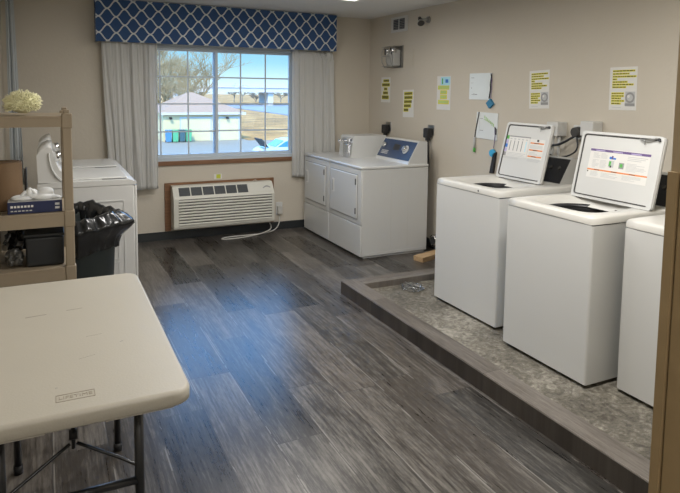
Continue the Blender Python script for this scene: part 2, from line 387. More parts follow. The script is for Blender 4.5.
# ------------------------------------------------------------------ window dressing
def valance():
    x0, x1, y0, z0, z1 = .435, 2.965, 6.22, 2.03, 2.432
    m = MB(); m.box(x0, x1, y0, y0+.02, z0, z1); m.box(x0, x0+.02, y0+.02, YB-.002, z0, z1); m.box(x1-.02, x1, y0+.02, YB-.002, z0, z1)
    return m.build('valance', MVAL)
tag(valance(), 'navy blue window valance with white trellis pattern', 'valance')
def curtain(name, xl, xr, ztop, zbot, folds, label, y=6.30, amp=.022, seed=1, m=MCURT, fn=None, group=None):
    random.seed(seed); ph = [random.uniform(0, 6) for _ in range(4)]
    t = thing(name, label, 'curtain', ((xl(0)+xr(0))/2, y, zbot), group)
    def f(u, v):
        z = ztop+(zbot-ztop)*v; x = xl(v)+(xr(v)-xl(v))*(u+.012*sin(u*folds*6.28+ph[1]))
        a = amp*(.5+.3*v)*(.65+.35*sin(u*9+ph[2])); u += .045*sin(u*10.5+ph[3])+.02*sin(v*3+ph[0])+.015*sin(u*23+v*2)
        yy = y+a*sin(u*folds*6.28+ph[0]+.8*sin(v*2+ph[1]))+.5*a*sin(u*folds*13.1+ph[2]+v*1.5)+.25*a*sin(u*folds*29+ph[3])
        if fn: x, yy, z = fn(u, v, x, yy, z)
        return (x, yy, z)
    o = MB().grid(f, 170, 40).build('panel', m, t, False)
    so = o.modifiers.new('thick', 'SOLIDIFY'); so.thickness = .003
    hem = MB().grid(lambda u, v: (lambda p: (p[0], p[1]-.004, p[2]))(f(u, .955+.003*v)), 170, 1).build('hem', m, t, False)
    return t
cg = 'pale grey curtains at the window'
curtain('curtain', lambda v: .485+.05*v, lambda v: 1.015-.01*v, 2.06, .565, 6.2, 'pale grey curtain hanging left of the window, above the old white machines', seed=3, group=cg)
def rc(u, v, x, y, z):
    z = z - (.02*u)
    k = max(0, u-.62)/.38
    y -= .012*k*sin(v*pi)
    x += .035*sin(v*pi*1.1)*k*(1-k)*2
    return x, y, z
tR = curtain('curtain', lambda v: 2.485-.0*v, lambda v: 2.90+min(v*1.3, .085)+.03*v, 2.06, .60, 5.4, 'pale grey curtain hanging right of the window, behind the dryers', y=6.352, amp=.017, seed=8, group=cg, fn=rc)
MB().grid(lambda u, v: (2.865+.09*u+.02*sin(v*3), 6.322+.008*sin(u*9), 2.028-.13*v*(.45+.55*u)), 14, 8).build('folded_corner', MCURT, tR, False)
curtain('curtain', lambda v: XL+.055-.01*v, lambda v: XL+.115+.04*v, 2.42, .70, 2.2, 'blue-grey curtain bunched in the far left corner behind the tan shelf', y=6.15, amp=.025, seed=5, m=MCURT2)

# ------------------------------------------------------------------ heater
def heater():
    x0, x1 = 1.135, 2.222; t = thing('wall_heater', 'white through-wall heating and cooling unit with louvres under the window', 'heater', ((x0+x1)/2, 6.3, .14))
    yf, ys, yt = 6.205, 6.225, 6.30
    prof = [(yf+.01, .14), (yf, .16), (yf, .455), (yf+.008, .47), (yt-.01, .572), (yt, .578), (YB-.021, .578), (YB-.021, .14)]
    MB().prism([(x0, y, z) for y, z in prof], (x1-x0, 0, 0), MACW).build('body', None, t)
    # louvre slats
    m = MB(); n = 9
    for i in range(n):
        z = .178+i*.0305
        m.prism([(x0+.05, yf-.001, z), (x0+.05, yf-.012, z+.004), (x0+.05, yf-.012, z+.012), (x0+.05, yf-.001, z+.020)], (x1-x0-.08, 0, 0), MACW)
        m.box(x0+.05, x1-.03, yf-.002, yf, z+.020, z+.0275, MACS)
    m.build('louvre_panel', None, t)
    def sl(x, s, o=0):     # point on the sloping top strip
        d = Vector((0, yt-.01-yf-.008, .572-.47)); nrm = Vector((0, -d.z, d.y)).normalized()
        return Vector((x, yf+.008, .47))+d*s+nrm*o
    def slab(m_, xa, xb, s0, s1, o0, o1, mm): m_.prism([sl(xa, s0, o0), sl(xa, s1, o0), sl(xa, s1, o1), sl(xa, s0, o1)], (xb-xa, 0, 0), mm)
    m = MB(); gw = (1.935-1.19)/6
    for i in range(6):
        xa = 1.19+i*gw
        slab(m, xa+.006, xa+gw-.006, .12, .88, .0, .003, MACD)
        for j in range(5): slab(m, xa+.006, xa+gw-.006, .19+j*.14, .225+j*.14, .003, .006, MACS)
    m.build('outlet_grille', None, t)
    m = MB(); slab(m, 1.95, 2.205, .08, .93, 0, .004, MACW); d = m.build('control_door', None, t)
    m = MB()
    for i in range(10):
        u = i/9; slab(m, 2.10+u*.075, 2.10+u*.075+.010, .40+.12*sin(u*3), .47+.16*sin(u*3)+.03*u, .004, .005, MGREYINK)
    lab(m.build('emblem', None, d), 'grey swoosh emblem')
    c = MB().tube([(2.15, 6.36, .16), (2.22, 6.33, .10), (2.20, 6.24, .03), (1.90, 6.15, .008), (1.66, 6.13, .008), (1.60, 6.19, .008), (1.75, 6.24, .008), (2.0, 6.22, .008), (2.22, 6.27, .01), (2.33, 6.36, .05), (2.345, 6.375, .16)], .0065).build('power_cord', MCORD, t)
    return t
heater()
t = thing('wall_outlet', 'white outlet with large heater plug right of the wall heater', 'outlet', (2.345, YB, .24))
MB().box(2.305, 2.385, YB-.008, YB, .175, .315, None, .003).build('cover_plate', MOLDW, t)
MB().box(2.318, 2.372, YB-.045, YB-.008, .18, .275, None, .008).build('plug', MCORD, t)
o = MB().box(1.60, 1.685, YB-.003, YB, .618, .672, MPAPER).box(1.625, 1.672, YB-.004, YB-.003, .623, .668, MSTICK).build('sticker')
tag(o, 'small white and yellow-green sticker on wall above heater', 'sticker')
o = MB().grid(lambda u, v: (2.005+.055*u, 6.305+.02*v, .581+.022*sin(u*pi)*(1-.3*v)), 8, 3).build('paper_scrap', MPAPER)
so = o.modifiers.new('t', 'SOLIDIFY'); so.thickness = .001
tag(o, 'curled white paper scrap lying on top of the wall heater', 'paper')

# ------------------------------------------------------------------ dryers
def dryer(y0, y1, label, console):
    xf, xb, zt = 2.615, 3.36, .878
    t = thing('dryer', label, 'dryer', ((xf+xb)/2, (y0+y1)/2, 0), 'front loading dryers under the right wall')
    MB().box(xf+.012, xb, y0, y1, .02, zt-.03, None, .006).box(xf+.04, xb-.02, y0+.02, y1-.02, 0, .02).build('cabinet', MWHITE, t)
    MB().box(xf-.004, xb+.004, y0-.003, y1+.003, zt-.028, zt, None, .009, 3).build('top_panel', MWHITE, t)
    fp = MB().box(xf, xf+.012, y0+.003, y1-.003, .325, zt-.032, None, .004).build('front_panel', MWHITE, t)
    MB().box(xf-.002, xf+.012, y0+.003, y1-.003, .022, .315, None, .004).build('lower_panel', MWHITE, t)
    dr = MB().box(xf-.014, xf, y0+.075, y1-.05, .375, zt-.085, None, .006).build('door', MWHITE2, t)
    m = MB(); a, b_, c, d = y0+.068, y1-.043, .368, zt-.078
    for q in ((a, b_, c, c+.006), (a, b_, d-.006, d), (a, a+.006, c, d), (b_-.006, b_, c, d)): m.box(xf-.0015, xf+.0, *q)
    m.build('door_gap', MGREYINK, fp)
    m = MB(); yh = y1-.12; m.box(xf-.018, xf-.014, yh-.022, yh+.022, .56, .70, MPAPER, .004); m.box(xf-.0195, xf-.0175, yh-.012, yh+.012, .575, .685, MGREYP); m.build('handle', None, dr)
    for z in (.42, .70): MB().box(xf-.022, xf-.013, y0+.082, y0+.092, z, z+.06, None, .002).build('hinge', MDARK, dr)
    m = MB(); m.box(xf+.01, xb-.02, y0-.0015, y0, .045, .052); m.box(xb-.42, xb-.414, y0-.0012, y0, .06, zt-.05); m.box(xb-.23, xb-.224, y0-.0012, y0, .06, zt-.05)
    m.build('side_crease', MOLDW, t)
    if console == 'blue':
        ya, yb = y0+.015, y1-.04
        pr = [(3.13, zt), (3.14, .90), (3.25, 1.092), (3.27, 1.10), (3.35, 1.095), (3.355, zt)]
        cs = MB().prism([(x, ya, z) for x, z in pr], (0, yb-ya, 0), MWHITE).build('console', None, t)
        d = Vector((.11, 0, .192)); n = Vector((-d.z, 0, d.x)).normalized()
        P = lambda s_, y, o_: Vector((3.14, y, .90))+d*s_+n*o_
        m = MB(); m.prism([P(.04, ya+.012, 0), P(.97, ya+.012, 0), P(.97, ya+.012, .004), P(.04, ya+.012, .004)], (0, yb-ya-.03, 0), MNAVYP)
        for i in range(3): m.prism([P(.2+i*.07, yb-.20, .004), P(.235+i*.07, yb-.20, .004), P(.235+i*.07, yb-.20, .005), P(.2+i*.07, yb-.20, .005)], (0, .13, 0), MLGREY)
        m.prism([P(.45, ya+.27, .004), P(.75, ya+.27, .004), P(.75, ya+.27, .005), P(.45, ya+.27, .005)], (0, .12, 0), MINK)
        m.build('control_panel', None, cs)
        c0 = P(.55, ya+.15, .004); MB().cyl(c0, c0+n*.035, .032, .026, MCHROME).cyl(c0, c0+n*.006, .046, .044, MLGREY).build('dial', None, cs)
        c0 = P(.62, yb-.09, .004); MB().cyl(c0, c0+n*.03, .028, .024, MCHROME).build('push_button', None, cs)
    else:
        ya, yb = y0+.06, y0+.36
        pr = [(2.90, zt), (2.925, 1.09), (2.94, 1.105), (3.33, 1.105), (3.33, zt)]
        cs = MB().prism([(x, ya, z) for x, z in pr], (0, yb-ya, 0), MWHITE2).build('coin_box', None, t)
        m = MB(); m.box(2.862, 2.90, ya+.01, ya+.12, zt, 1.02, MCHROME, .005).box(2.858, 2.92, ya+.005, ya+.13, 1.02, 1.085, MCHW, .006)
        m.cyl((2.87, ya+.06, 1.05), (2.80, ya+.05, 1.055), .012, None, MCHROME).ico((2.795, ya+.05, 1.055), .022, MCHROME, 2)
        m.build('coin_slide', None, cs)
    return t
dryer(4.915, 5.62, 'white dryer with navy blue slanted control panel, nearest the curb', 'blue')
dryer(5.635, 6.30, 'white dryer with chrome coin slide box, against the back wall', 'coin')

# plugs above the dryers, duct, wood block
def plug(y, z, label, drop):
    t = thing('wall_plug', label, 'plug', (XR, y, z), 'black dryer plugs on the right wall')
    MB().box(XR-.006, XR, y-.055, y+.055, z-.03, z+.075, None, .003).build('cover_plate', MCHW, t)
    MB().box(XR-.075, XR-.006, y-.04, y+.04, z-.055, z+.045, None, .012).box(XR-.06, XR-.02, y-.022, y+.022, z-.085, z-.05, None, .008).build('plug', MDARK, t)
    MB().tube([(XR-.04, y, z-.07), (XR-.045, y-.03, z-.2), (XR-.04, y-.01, z-.5), (XR-.05, y+.02, drop)], .011).build('cord', MDARK, t)
plug(5.93, 1.165, 'black plug on right wall behind the coin box dryer', .75)
plug(5.08, 1.175, 'black plug on right wall behind the blue panel dryer', .2)
m = MB()
m.lathe([(.052+.006*(i % 2), 0.004*i) for i in range(26)], (3.37, 4.83, .125), MCHROME, 20, axis='x')
m.cyl((3.37, 4.83, .125), (3.375, 4.83, .125), .04, .04, MDARK)
tag(m.build('vent_duct'), 'crinkled silver foil vent duct on floor behind the dryer', 'duct')
o = MB().prism([(3.07, 4.70, .0), (3.10, 4.59, .0), (3.46, 4.70, .0), (3.43, 4.81, .0)], (0, 0, .045)).build('wood_block', MPINE)
tag(o, 'short pine wood offcut on the floor beside the near dryer', 'wood block')

# ------------------------------------------------------------------ washers
def rrect(w_, h_, r, bow=0, n=6):
    pts = []
    for cx, cy, a0 in ((w_-r, r, -90), (w_-r, h_-r, 0), (r, h_-r, 90), (r, r, 180)):
        for i in range(n+1):
            a = radians(a0+90*i/n); x = cx+r*cos(a); y = cy+r*sin(a)
            if y > h_/2 and bow: y += bow*sin(pi*x/w_)
            pts.append((x, y))
    return pts
def washer(xf, y0, y1, label, lidx=None, style=None, D=.76, tilt=.245):
    z0, zt = .05, .957; W = y1-y0
    t = thing('washing_machine', label, 'washing machine', (xf+D/2, (y0+y1)/2, z0), 'top loading washing machines on the platform')
    m = MB(); lp_ = rrect(D, W, .012); lo = [m.b.verts.new((xf+a_, y0+b_, z0+.022)) for a_, b_ in lp_]; hi = [m.b.verts.new((xf+a_, y0+b_, zt-.045)) for a_, b_ in lp_]
    m._done([m.b.faces.new((lo[i], lo[(i+1) % len(lo)], hi[(i+1) % len(lo)], hi[i])) for i in range(len(lo))], MWHITE, False); m._done([m.b.faces.new(lo)], MWHITE)
    m.build('cabinet', None, t)
    for a in (xf+.06, xf+D-.06):
        for b_ in (y0+.06, y1-.06): MB().cyl((a, b_, z0), (a, b_, z0+.03), .022, .022, MDARK, 12).build('foot', None, t)
    MB().box(xf+.0015, xf+.008, y0+.012, y1-.012, zt-.046, zt-.040).build('seam', MGREYINK, t)
    # deck with an opening
    hx0, hx1, hy0, hy1 = xf+.085, xf+.085+.365, y0+W/2-.215, y0+W/2+.215
    N = 40; m = MB(); bb = m.b
    def ring(fn): return [bb.verts.new(fn(2*pi*i/N)) for i in range(N)]
    def sq(a, x0_, x1_, y0_, y1_, z, p):
        c, s_ = cos(a), sin(a); k_ = (abs(c)**p+abs(s_)**p)**(-1/p)
        return ((x0_+x1_)/2+(x1_-x0_)/2*c*k_, (y0_+y1_)/2+(y1_-y0_)/2*s_*k_, z)
    def sqq(x0_, x1_, y0_, y1_, z, p): return ring(lambda a: sq(a, x0_, x1_, y0_, y1_, z, p))
    rs = [sqq(xf-.002, xf+D, y0-.002, y1+.002, zt-.040, 40), sqq(xf-.002, xf+D, y0-.002, y1+.002, zt-.010, 30),
          sqq(xf+.004, xf+D-.004, y0+.004, y1-.004, zt-.001, 24), sqq(xf+.035, xf+D-.03, y0+.035, y1-.035, zt, 14)]
    op = [sqq(hx0-.02, hx1+.0, hy0-.02, hy1+.02, zt, 5)] if lidx else []
    if lidx: rs += op+[sqq(hx0-.012, hx1, hy0-.012, hy1+.012, zt-.012, 4.5), sqq(hx0, hx1, hy0, hy1, zt-.02, 3.6), sqq(hx0+.02, hx1-.02, hy0+.02, hy1-.02, zt-.05, 3)]
    for A, B in zip(rs, rs[1:]): m._done([bb.faces.new((A[i], A[(i+1) % N], B[(i+1) % N], B[i])) for i in range(N)], MDECK, True)
    if not lidx: m._done([bb.faces.new(rs[-1])], MDECK)
    dk = m.build('top_deck', None, t)
    if lidx:
        cx_, cy_ = (hx0+hx1)/2, (hy0+hy1)/2
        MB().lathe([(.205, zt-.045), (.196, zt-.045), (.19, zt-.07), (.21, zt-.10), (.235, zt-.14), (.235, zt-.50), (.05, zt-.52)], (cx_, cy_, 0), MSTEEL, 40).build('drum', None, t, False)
        m = MB(); m.lathe([(.206, zt-.048), (.202, zt-.036), (.190, zt-.034), (.184, zt-.05)], (cx_, cy_, 0), MDARK, 40); m.build('drum_ring', None, t, False)
    MB().cyl((xf-.004, y0+W*.30, zt-.024), (xf+.002, y0+W*.30, zt-.024), .006, .006, MDARK, 10).build('lock', None, t) if style != 'B' else None
    # console
    ca, cb = y0+(.085 if style == 'A' else .03), y1-.03
    pr = [(xf+.60, zt), (xf+.70, zt+.17), (xf+.72, zt+.18), (xf+D, zt+.17), (xf+D, zt)]
    cs = MB().prism([(x, ca, z) for x, z in pr], (0, cb-ca, 0), MGREYP if style == 'A' else MWHITE).build('console', None, t)
    d = Vector((.10, 0, .17)); n = Vector((-d.z, 0, d.x)).normalized(); P = lambda s_, y, o_: Vector((xf+.60, y, zt))+d*s_+n*o_
    m = MB(); m.prism([P(.03, ca+.004, 0), P(.98, ca+.004, 0), P(.98, ca+.004, .004), P(.03, ca+.004, .004)], (0, cb-ca-.008, 0), MDARK)
    for yy in (ca+.06, ca+.14, ca+.3):
        c0 = P(.6, yy, .004); m.cyl(c0, c0+n*.012, .014, .012, MGASK, 16)
    if style != 'C': m.build('control_panel', None, cs)
    else:
        m.b.free(); MB().box(xf+.705, xf+.70, cb-.02, cb-.01, zt+.1, zt+.11).b.free()
    # lid
    if lidx:
        hx, yl, yr, zh, L = lidx
        uax = Vector((0, -1, 0)); vax = Vector((sin(tilt), 0, cos(tilt))); nax = Vector((-cos(tilt), 0, sin(tilt)))
        LW = yl-yr; Pt = lambda u, v, o_=0: Vector((hx, yl, zh))+uax*u+vax*v+nax*o_
        pts = rrect(LW, L, .018, .010)
        m = MB(); m.prism([Pt(u, v, 0) for u, v in pts], -nax*.024, MWHITE2, True)
        ld = m.build('lid', None, t)
        # raised rim
        m = MB(); ins = rrect(LW-.03, L-.03, .02, .010); k_ = len(pts)
        for i in range(k_):
            a, b_ = pts[i], pts[(i+1) % k_]; c, d_ = ins[(i+1) % k_], ins[i]
            q = [Pt(a[0], a[1], 0), Pt(b_[0], b_[1], 0), Pt(c[0]+.015, c[1]+.015, 0), Pt(d_[0]+.015, d_[1]+.015, 0)]
            m.prism(q, nax*.006, MWHITE2)
        m.build('rim', None, ld)
        m = MB(); g1 = rrect(LW-.034, L-.034, .018, .010); g2 = rrect(LW-.046, L-.046, .014, .009)
        for i in range(k_):
            a, b_, c, d_ = g1[i], g1[(i+1) % k_], g2[(i+1) % k_], g2[i]
            if a[0] > LW*.9 and b_[0] > LW*.9: continue
            m.prism([Pt(a[0]+.017, a[1]+.017), Pt(b_[0]+.017, b_[1]+.017), Pt(c[0]+.023, c[1]+.023), Pt(d_[0]+.023, d_[1]+.023)], nax*.004, MGASK)
        m.build('gasket', None, ld)
        m = MB(); m.tube([Pt(LW*.74, L-.022, .012), Pt(LW*.80, L-.030, .018), Pt(LW*.86, L-.024, .014), Pt(LW*.93, L-.012, .012)], .005, MCHW)
        m.tube([Pt(LW*.80, L-.030, .018), Pt(LW*.81, L-.052, .016)], .004, MCHW); m.cyl(Pt(LW*.95, L-.018, .0), Pt(LW*.95, L-.018, .014), .009, .009, MDARK, 12)
        m.build('lid_catch', None, ld)
        m = MB()
        du = 0 if style == 'B' else -.045
        def R(u0, v0, u1, v1, mm, lv=1):
            u0 += du; u1 += du
            m.prism([Pt(u0*LW, v0*L, .0004), Pt(u1*LW, v0*L, .0004), Pt(u1*LW, v1*L, .0004), Pt(u0*LW, v1*L, .0004)], nax*(.0005*lv), mm)
        rnd = random.Random(4)
        def lines(u0, v0, u1, v1, n_, mm=MLGREY, h=.35):
            dv = (v1-v0)/n_
            for i in range(n_):
                e_ = u1-(u1-u0)*rnd.choice((0, 0, .1, .3, .5)); R(u0, v0+i*dv, e_, v0+(i+h)*dv, mm, 3)
        if style == 'B':
            R(.15, .32, .885, .76, MPAPER); R(.15, .715, .885, .75, MPURP, 2)
            for a in (.22, .44, .66): R(a, .722, a+.12, .735, MLAV, 3)
            R(.15, .43, .885, .45, MORANGE, 2)
            for a in (.24, .46, .68): R(a, .436, a+.07, .444, MINK, 3)
            lines(.20, .62, .285, .70, 5); lines(.30, .62, .38, .70, 5); lines(.20, .48, .285, .60, 7); lines(.30, .48, .38, .60, 7)
            lines(.20, .35, .30, .42, 5); lines(.34, .35, .55, .42, 4); lines(.60, .35, .82, .42, 5)
            lines(.63, .63, .86, .70, 3); lines(.63, .48, .86, .60, 7)
            R(.41, .62, .44, .655, MBLUE, 3); R(.435, .62, .455, .67, MPURP, 3); R(.455, .62, .49, .645, MBLUE, 3)
            R(.41, .50, .475, .60, MLGREY, 2); R(.415, .52, .44, .59, MGREEN, 3); R(.43, .50, .45, .53, MINK, 3)
            R(.54, .50, .60, .585, MGREYINK, 3); R(.553, .52, .585, .57, MGREEN, 4); R(.56, .60, .61, .66, MPAPER, 3)
            R(.155, .40, .168, .42, MINK, 3)
        else:
            for i, mm in enumerate((MGREEN, MLAV, MBLUE, MLAV, MGREYINK)): R(.06, .70-.075*i, .15, .775-.075*i-.01, mm)
            R(.16, .40, .62, .76, MPAPER); R(.16, .745, .64, .765, MGREYINK, 2)
            for i in range(5): R(.20+.09*i, .50, .215+.09*i, .68, MGREYINK if i < 4 else MCYAN, 3); R(.185+.09*i, .70, .23+.09*i, .72, MLGREY, 3)
            lines(.18, .41, .60, .48, 3); lines(.10, .36, .60, .39, 2)
            R(.64, .40, .96, .74, MPAPER); R(.79, .70, .83, .735, MINK, 3)
            for a in (.66, .54, .43): R(.655, a, .945, a+.022, MORANGE, 3); R(.74, a+.003, .84, a+.014, MINK, 4); lines(.66, a-.075, .93, a-.015, 3)
        m.build('instruction_label', None, ld)
        for yy in (yl-.05, yr+.05): MB().cyl((hx+.012, yy-.02, zt+.006), (hx+.012, yy+.02, zt+.006), .012, None, MDARK, 12).build('hinge', None, t)
    return t
wA = washer(2.557, 2.945, 3.632, 'white top loading washer with lid open, farthest along the raised platform', (3.00, 3.50, 3.055, .962, .415), 'A')
washer(2.468, 2.138, 2.772, 'white top loading washer with raised lid, middle of the three on the platform', (2.895, 2.685, 2.135, .958, .405), 'B', tilt=.215)
washer(2.605, 1.43, 2.062, 'white top loading washer beside the door jamb, partly cut off', None, 'C')
# drain area behind the washers
def supply_box(yc, zc, label, hose):
    t = thing('utility_box', label, 'utility box', (XR, yc, zc), 'white utility boxes above the washers')
    MB().box(XR-.10, XR, yc-.055, yc+.055, zc-.05, zc+.055, None, .006).build('housing', MOLDW, t)
    for dy in (-.03, .03): MB().tube([(XR-.05, yc+dy, zc-.05), (XR-.055, yc+dy, zc-.2), (XR-.05, yc+dy*1.5, zc-.36), (XR-.06, yc+dy, zc-.5)], .010).build('hose', hose, t)
supply_box(3.36, 1.315, 'white box with hoses on wall behind the far washer', MOLDW)
supply_box(3.04, 1.335, 'white box with hoses on wall between the two open lids', MCHW)
t = thing('wall_receptacle', 'round dark receptacle with plug on wall between the two open washer lids', 'receptacle', (XR, 3.17, 1.305))
MB().box(XR-.03, XR, 3.12, 3.22, 1.25, 1.355, None, .004).build('cover_plate', MOLDW, t)
MB().cyl((XR-.03, 3.17, 1.305), (XR-.075, 3.17, 1.305), .040, .034, MGASK, 24).build('plug', None, t)
MB().tube([(XR-.06, 3.17, 1.28), (XR-.08, 3.30, 1.20), (XR-.07, 3.42, 1.19), (XR-.09, 3.50, 1.05), (XR-.09, 3.5, .95)], .009).build('cord', MDARK, t)
MB().tube([(XR-.06, 3.16, 1.28), (XR-.10, 3.10, 1.19), (XR-.10, 3.18, 1.13), (XR-.09, 3.34, 1.10), (XR-.08, 3.45, 1.16)], .006).build('thin_cord', MDARK, t)
MB().tube([(3.30, 2.985, 1.10), (3.26, 2.935, 1.12), (3.22, 2.91, 1.0), (3.18, 2.86, .85), (3.18, 2.85, .5), (3.2, 2.86, .06)], .006).build('power_cord', MDARK, wA)
def crumple(c, r, seed, sc_, m_, name, sub=3):
    rr = random.Random(seed); m = MB(); bmesh.ops.create_icosphere(m.b, subdivisions=sub, radius=1)
    for v in m.b.verts:
        k = r*(.75+.4*rr.random()); v.co = Vector((v.co.x*k*sc_[0], v.co.y*k*sc_[1], max(v.co.z, -.75)*k*sc_[2]))+Vector(c)
    return m.build(name, m_)
o = crumple((2.52, 3.87, .067), .085, 3, (1, 1.2, .26), MFILM, 'plastic_wrap')
tag(o, 'crumpled clear plastic wrap on the concrete before the far washer', 'plastic wrap')

# ------------------------------------------------------------------ right wall signs and fittings
def on_wall(yl, zt, wd, ht, rot=0):
    """returns function (s,t,depth)->point on the right wall; s 0..1 left to right, t 0..1 bottom to top"""
    c, s_ = cos(rot), sin(rot)
    def P(s, t_, o=0):
        a, b_ = (s-.5)*wd, (t_-.5)*ht
        return Vector((XR-o, yl-wd/2-(a*c-b_*s_), zt-ht/2+a*s_+b_*c))
    return P
def wrect(m, P, s0, t0, s1, t1, o0, o1, mm):
    q = [P(s0, t0, o0), P(s1, t0, o0), P(s1, t1, o0), P(s0, t1, o0)]; m.prism(q, Vector((-(o1-o0), 0, 0)), mm)
def words(m, P, s0, t0, s1, t1, rr, o=.0024):
    s = s0
    while s < s1-.01:
        e_ = min(s1, s+rr.uniform(.04, .12)); wrect(m, P, s, t0, e_, t1, o, o+.0003, MINK); s = e_+.02
def small_sign(yl, zt, wd, ht, rows, label, rot=0, blue=False):
    P = on_wall(yl, zt, wd, ht, rot); m = MB(); wrect(m, P, 0, 0, 1, 1, .0005, .0015, MPAPER); rr = random.Random(len(label))
    if blue:
        wrect(m, P, .28, .73, .95, .97, .0015, .002, MCYAN); wrect(m, P, .36, .76, .44, .93, .002, .0023, MGREEN); wrect(m, P, .62, .80, .82, .9, .002, .0023, MBLUE)
    for (a, b_, t0, t1) in rows:
        wrect(m, P, a, t0, b_, t1, .0015, .002, MYEL)
        k_ = a+.05
        while k_ < b_-.06: wrect(m, P, k_, t0+.025, k_+.075, t1-.02, .002, .0023, MINK if not blue else MGMARK); k_ += .10
    return tag(m.build('paper_sign'), label, 'sign', 'paper signs on the right wall')
rw = lambda n_, t0, st, h: None
small_sign(6.11, 1.745, .205, .285, [(.22, .85, .80, .92), (.08, .95, .63, .77), (.30, .70, .47, .60), (.20, .75, .31, .44), (.08, .85, .12, .28)], 'small white sign with yellow lines, beside the room corner, farthest left')
small_sign(5.63, 1.605, .215, .295, [(.12, .9, .80, .92), (.12, .9, .65, .78), (.10, .82, .50, .63), (.08, .78, .35, .48), (.06, .52, .20, .33)], 'small white sign with yellow lines left-aligned, above the dryer plug', .03)
small_sign(4.995, 1.74, .225, .33, [(.08, .9, .60, .72), (.25, .75, .46, .58), (.25, .75, .32, .44), (.10, .9, .17, .29)], 'small laminated sign with light blue top and yellow lines', .0, True)
def big_sign(yl, zt, wd, ht, label, rot):
    P = on_wall(yl, zt, wd, ht, rot); m = MB(); wrect(m, P, 0, 0, 1, 1, .0005, .0015, MPAPER); rr = random.Random(5)
    for (a, b_, t_) in [(.10, .92, .885), (.10, .72, .82), (.10, .97, .755), (.10, .28, .695), (.10, .66, .63), (.10, .88, .57), (.10, .62, .51), (.08, .55, .365), (.08, .55, .305), (.08, .45, .25), (.08, .57, .19), (.08, .45, .13)]:
        wrect(m, P, a, t_, b_, t_+.048, .0015, .0021, MYEL); words(m, P, a+.02, t_+.014, b_-.02, t_+.034, rr, .0021)
    wrect(m, P, .60, .09, .95, .43, .0015, .002, MLGREY)
    c = P(.77, .29, .002); m.cyl(c, c+Vector((-.0006, 0, 0)), .036, None, MGREYINK, 24); m.cyl(c+Vector((-.0006, 0, 0)), c+Vector((-.001, 0, 0)), .023, None, MLGREY, 24)
    c = P(.72, .32, .003); m.cyl(c, c+Vector((-.0006, 0, 0)), .010, None, MPAPER, 16)
    wrect(m, P, .60, .10, .95, .16, .003, .0035, MGREYINK); wrect(m, P, .12, .055, .45, .065, .0015, .002, MLGREY)
    return tag(m.build('paper_sign'), label, 'sign', 'paper signs on the right wall')
big_sign(3.715, 1.762, .215, .30, 'white sign with yellow highlighted text and grey washer photo, above the far washer', .035)
big_sign(2.945, 1.765, .215, .29, 'white sign with yellow highlighted text and grey washer photo, above the middle washer', .01)
# whiteboards
P = on_wall(4.475, 1.755, .30, .235, .0)
t = thing('whiteboard', 'small whiteboard with blue eraser on a string, the upper one', 'whiteboard', P(.5, .5), 'small whiteboards')
m = MB(); wrect(m, P, 0, 0, 1, 1, .001, .008, MBOARD)
for a in ((.08, .82, .22, .84), (.06, .63, .18, .64), (.09, .42, .12, .46), (.12, .18, .18, .20), (.21, .17, .25, .23), (.27, .18, .38, .21)): wrect(m, P, *a, .008, .0085, MGREYINK)
m.build('board', None, t)
MB().tube([P(1.0, .97, .012), P(1.03, .85, .013), P(.98, .6, .012), P(1.0, .4, .012), P(.95, .05, .014)], .0055).build('marker_cord', MDARK, t)
MB().tube([P(1.02, .95, .012), P(1.06, .5, .013), P(1.02, .02, .014)], .0025).build('string', MPURP, t)
c = P(1.0, -.14, .002); q = [c+Vector((0, .046, .004)), c+Vector((0, -.006, .042)), c+Vector((0, -.050, -.002)), c+Vector((0, .002, -.042))]
MB().prism(q, (-.022, 0, 0)).build('eraser', MFELT, t)
P = on_wall(4.36, 1.408, .285, .235, -.02)
t = thing('whiteboard', 'small whiteboard with green writing and hanging marker, the lower one', 'whiteboard', P(.5, .5), 'small whiteboards')
m = MB(); wrect(m, P, 0, 0, 1, 1, .001, .008, MBOARD)
for i in range(7): wrect(m, P, .38+.07*i, .78-.05*i, .42+.07*i, .88-.045*i, .008, .0085, MGMARK); wrect(m, P, .36+.06*i, .72-.02*i, .43+.06*i, .745-.02*i, .008, .0085, MGMARK)
for a in ((.16, .75, .32, .765), (.18, .30, .34, .32), (.15, .2, .155, .95)): wrect(m, P, *a, .008, .0085, MGREYINK)
m.build('board', None, t)
MB().tube([P(.13, 1.0, .012), P(.10, .8, .012), P(.0, .3, .012), P(-.03, .0, .012)], .0045).build('marker_cord', MGASK, t)
MB().cyl(P(-.03, .02, .014), P(-.02, -.40, .014), .009, .009, MLGREY).build('marker', None, t)
MB().cyl(P(-.02, -.40, .014), P(-.018, -.56, .014), .0115, .0115, MGREEN).build('marker_cap', None, t)
MB().tube([P(.93, .40, .014), P(.94, .2, .014), P(.92, -.1, .014), P(.90, -.3, .014)], .003).build('string', MPURP, t)
m = MB(); m.prism([P(.90, .5, .009), P(.98, .42, .009), P(.98, .22, .009), P(.92, .2, .009)], (-.006, 0, 0)); m.build('clip', MGASK, t)
MB().cyl(P(.86, -.48, .004), P(.86, -.48, .026), .036, .032, MSKY2, 16).build('magnet', None, t)
MB().prism([P(.92, -.50, .006), P(1.04, -.42, .006), P(.95, -1.22, .006), P(.80, -1.24, .006)], (-.02, 0, 0)).build('brush', MDARK, t)
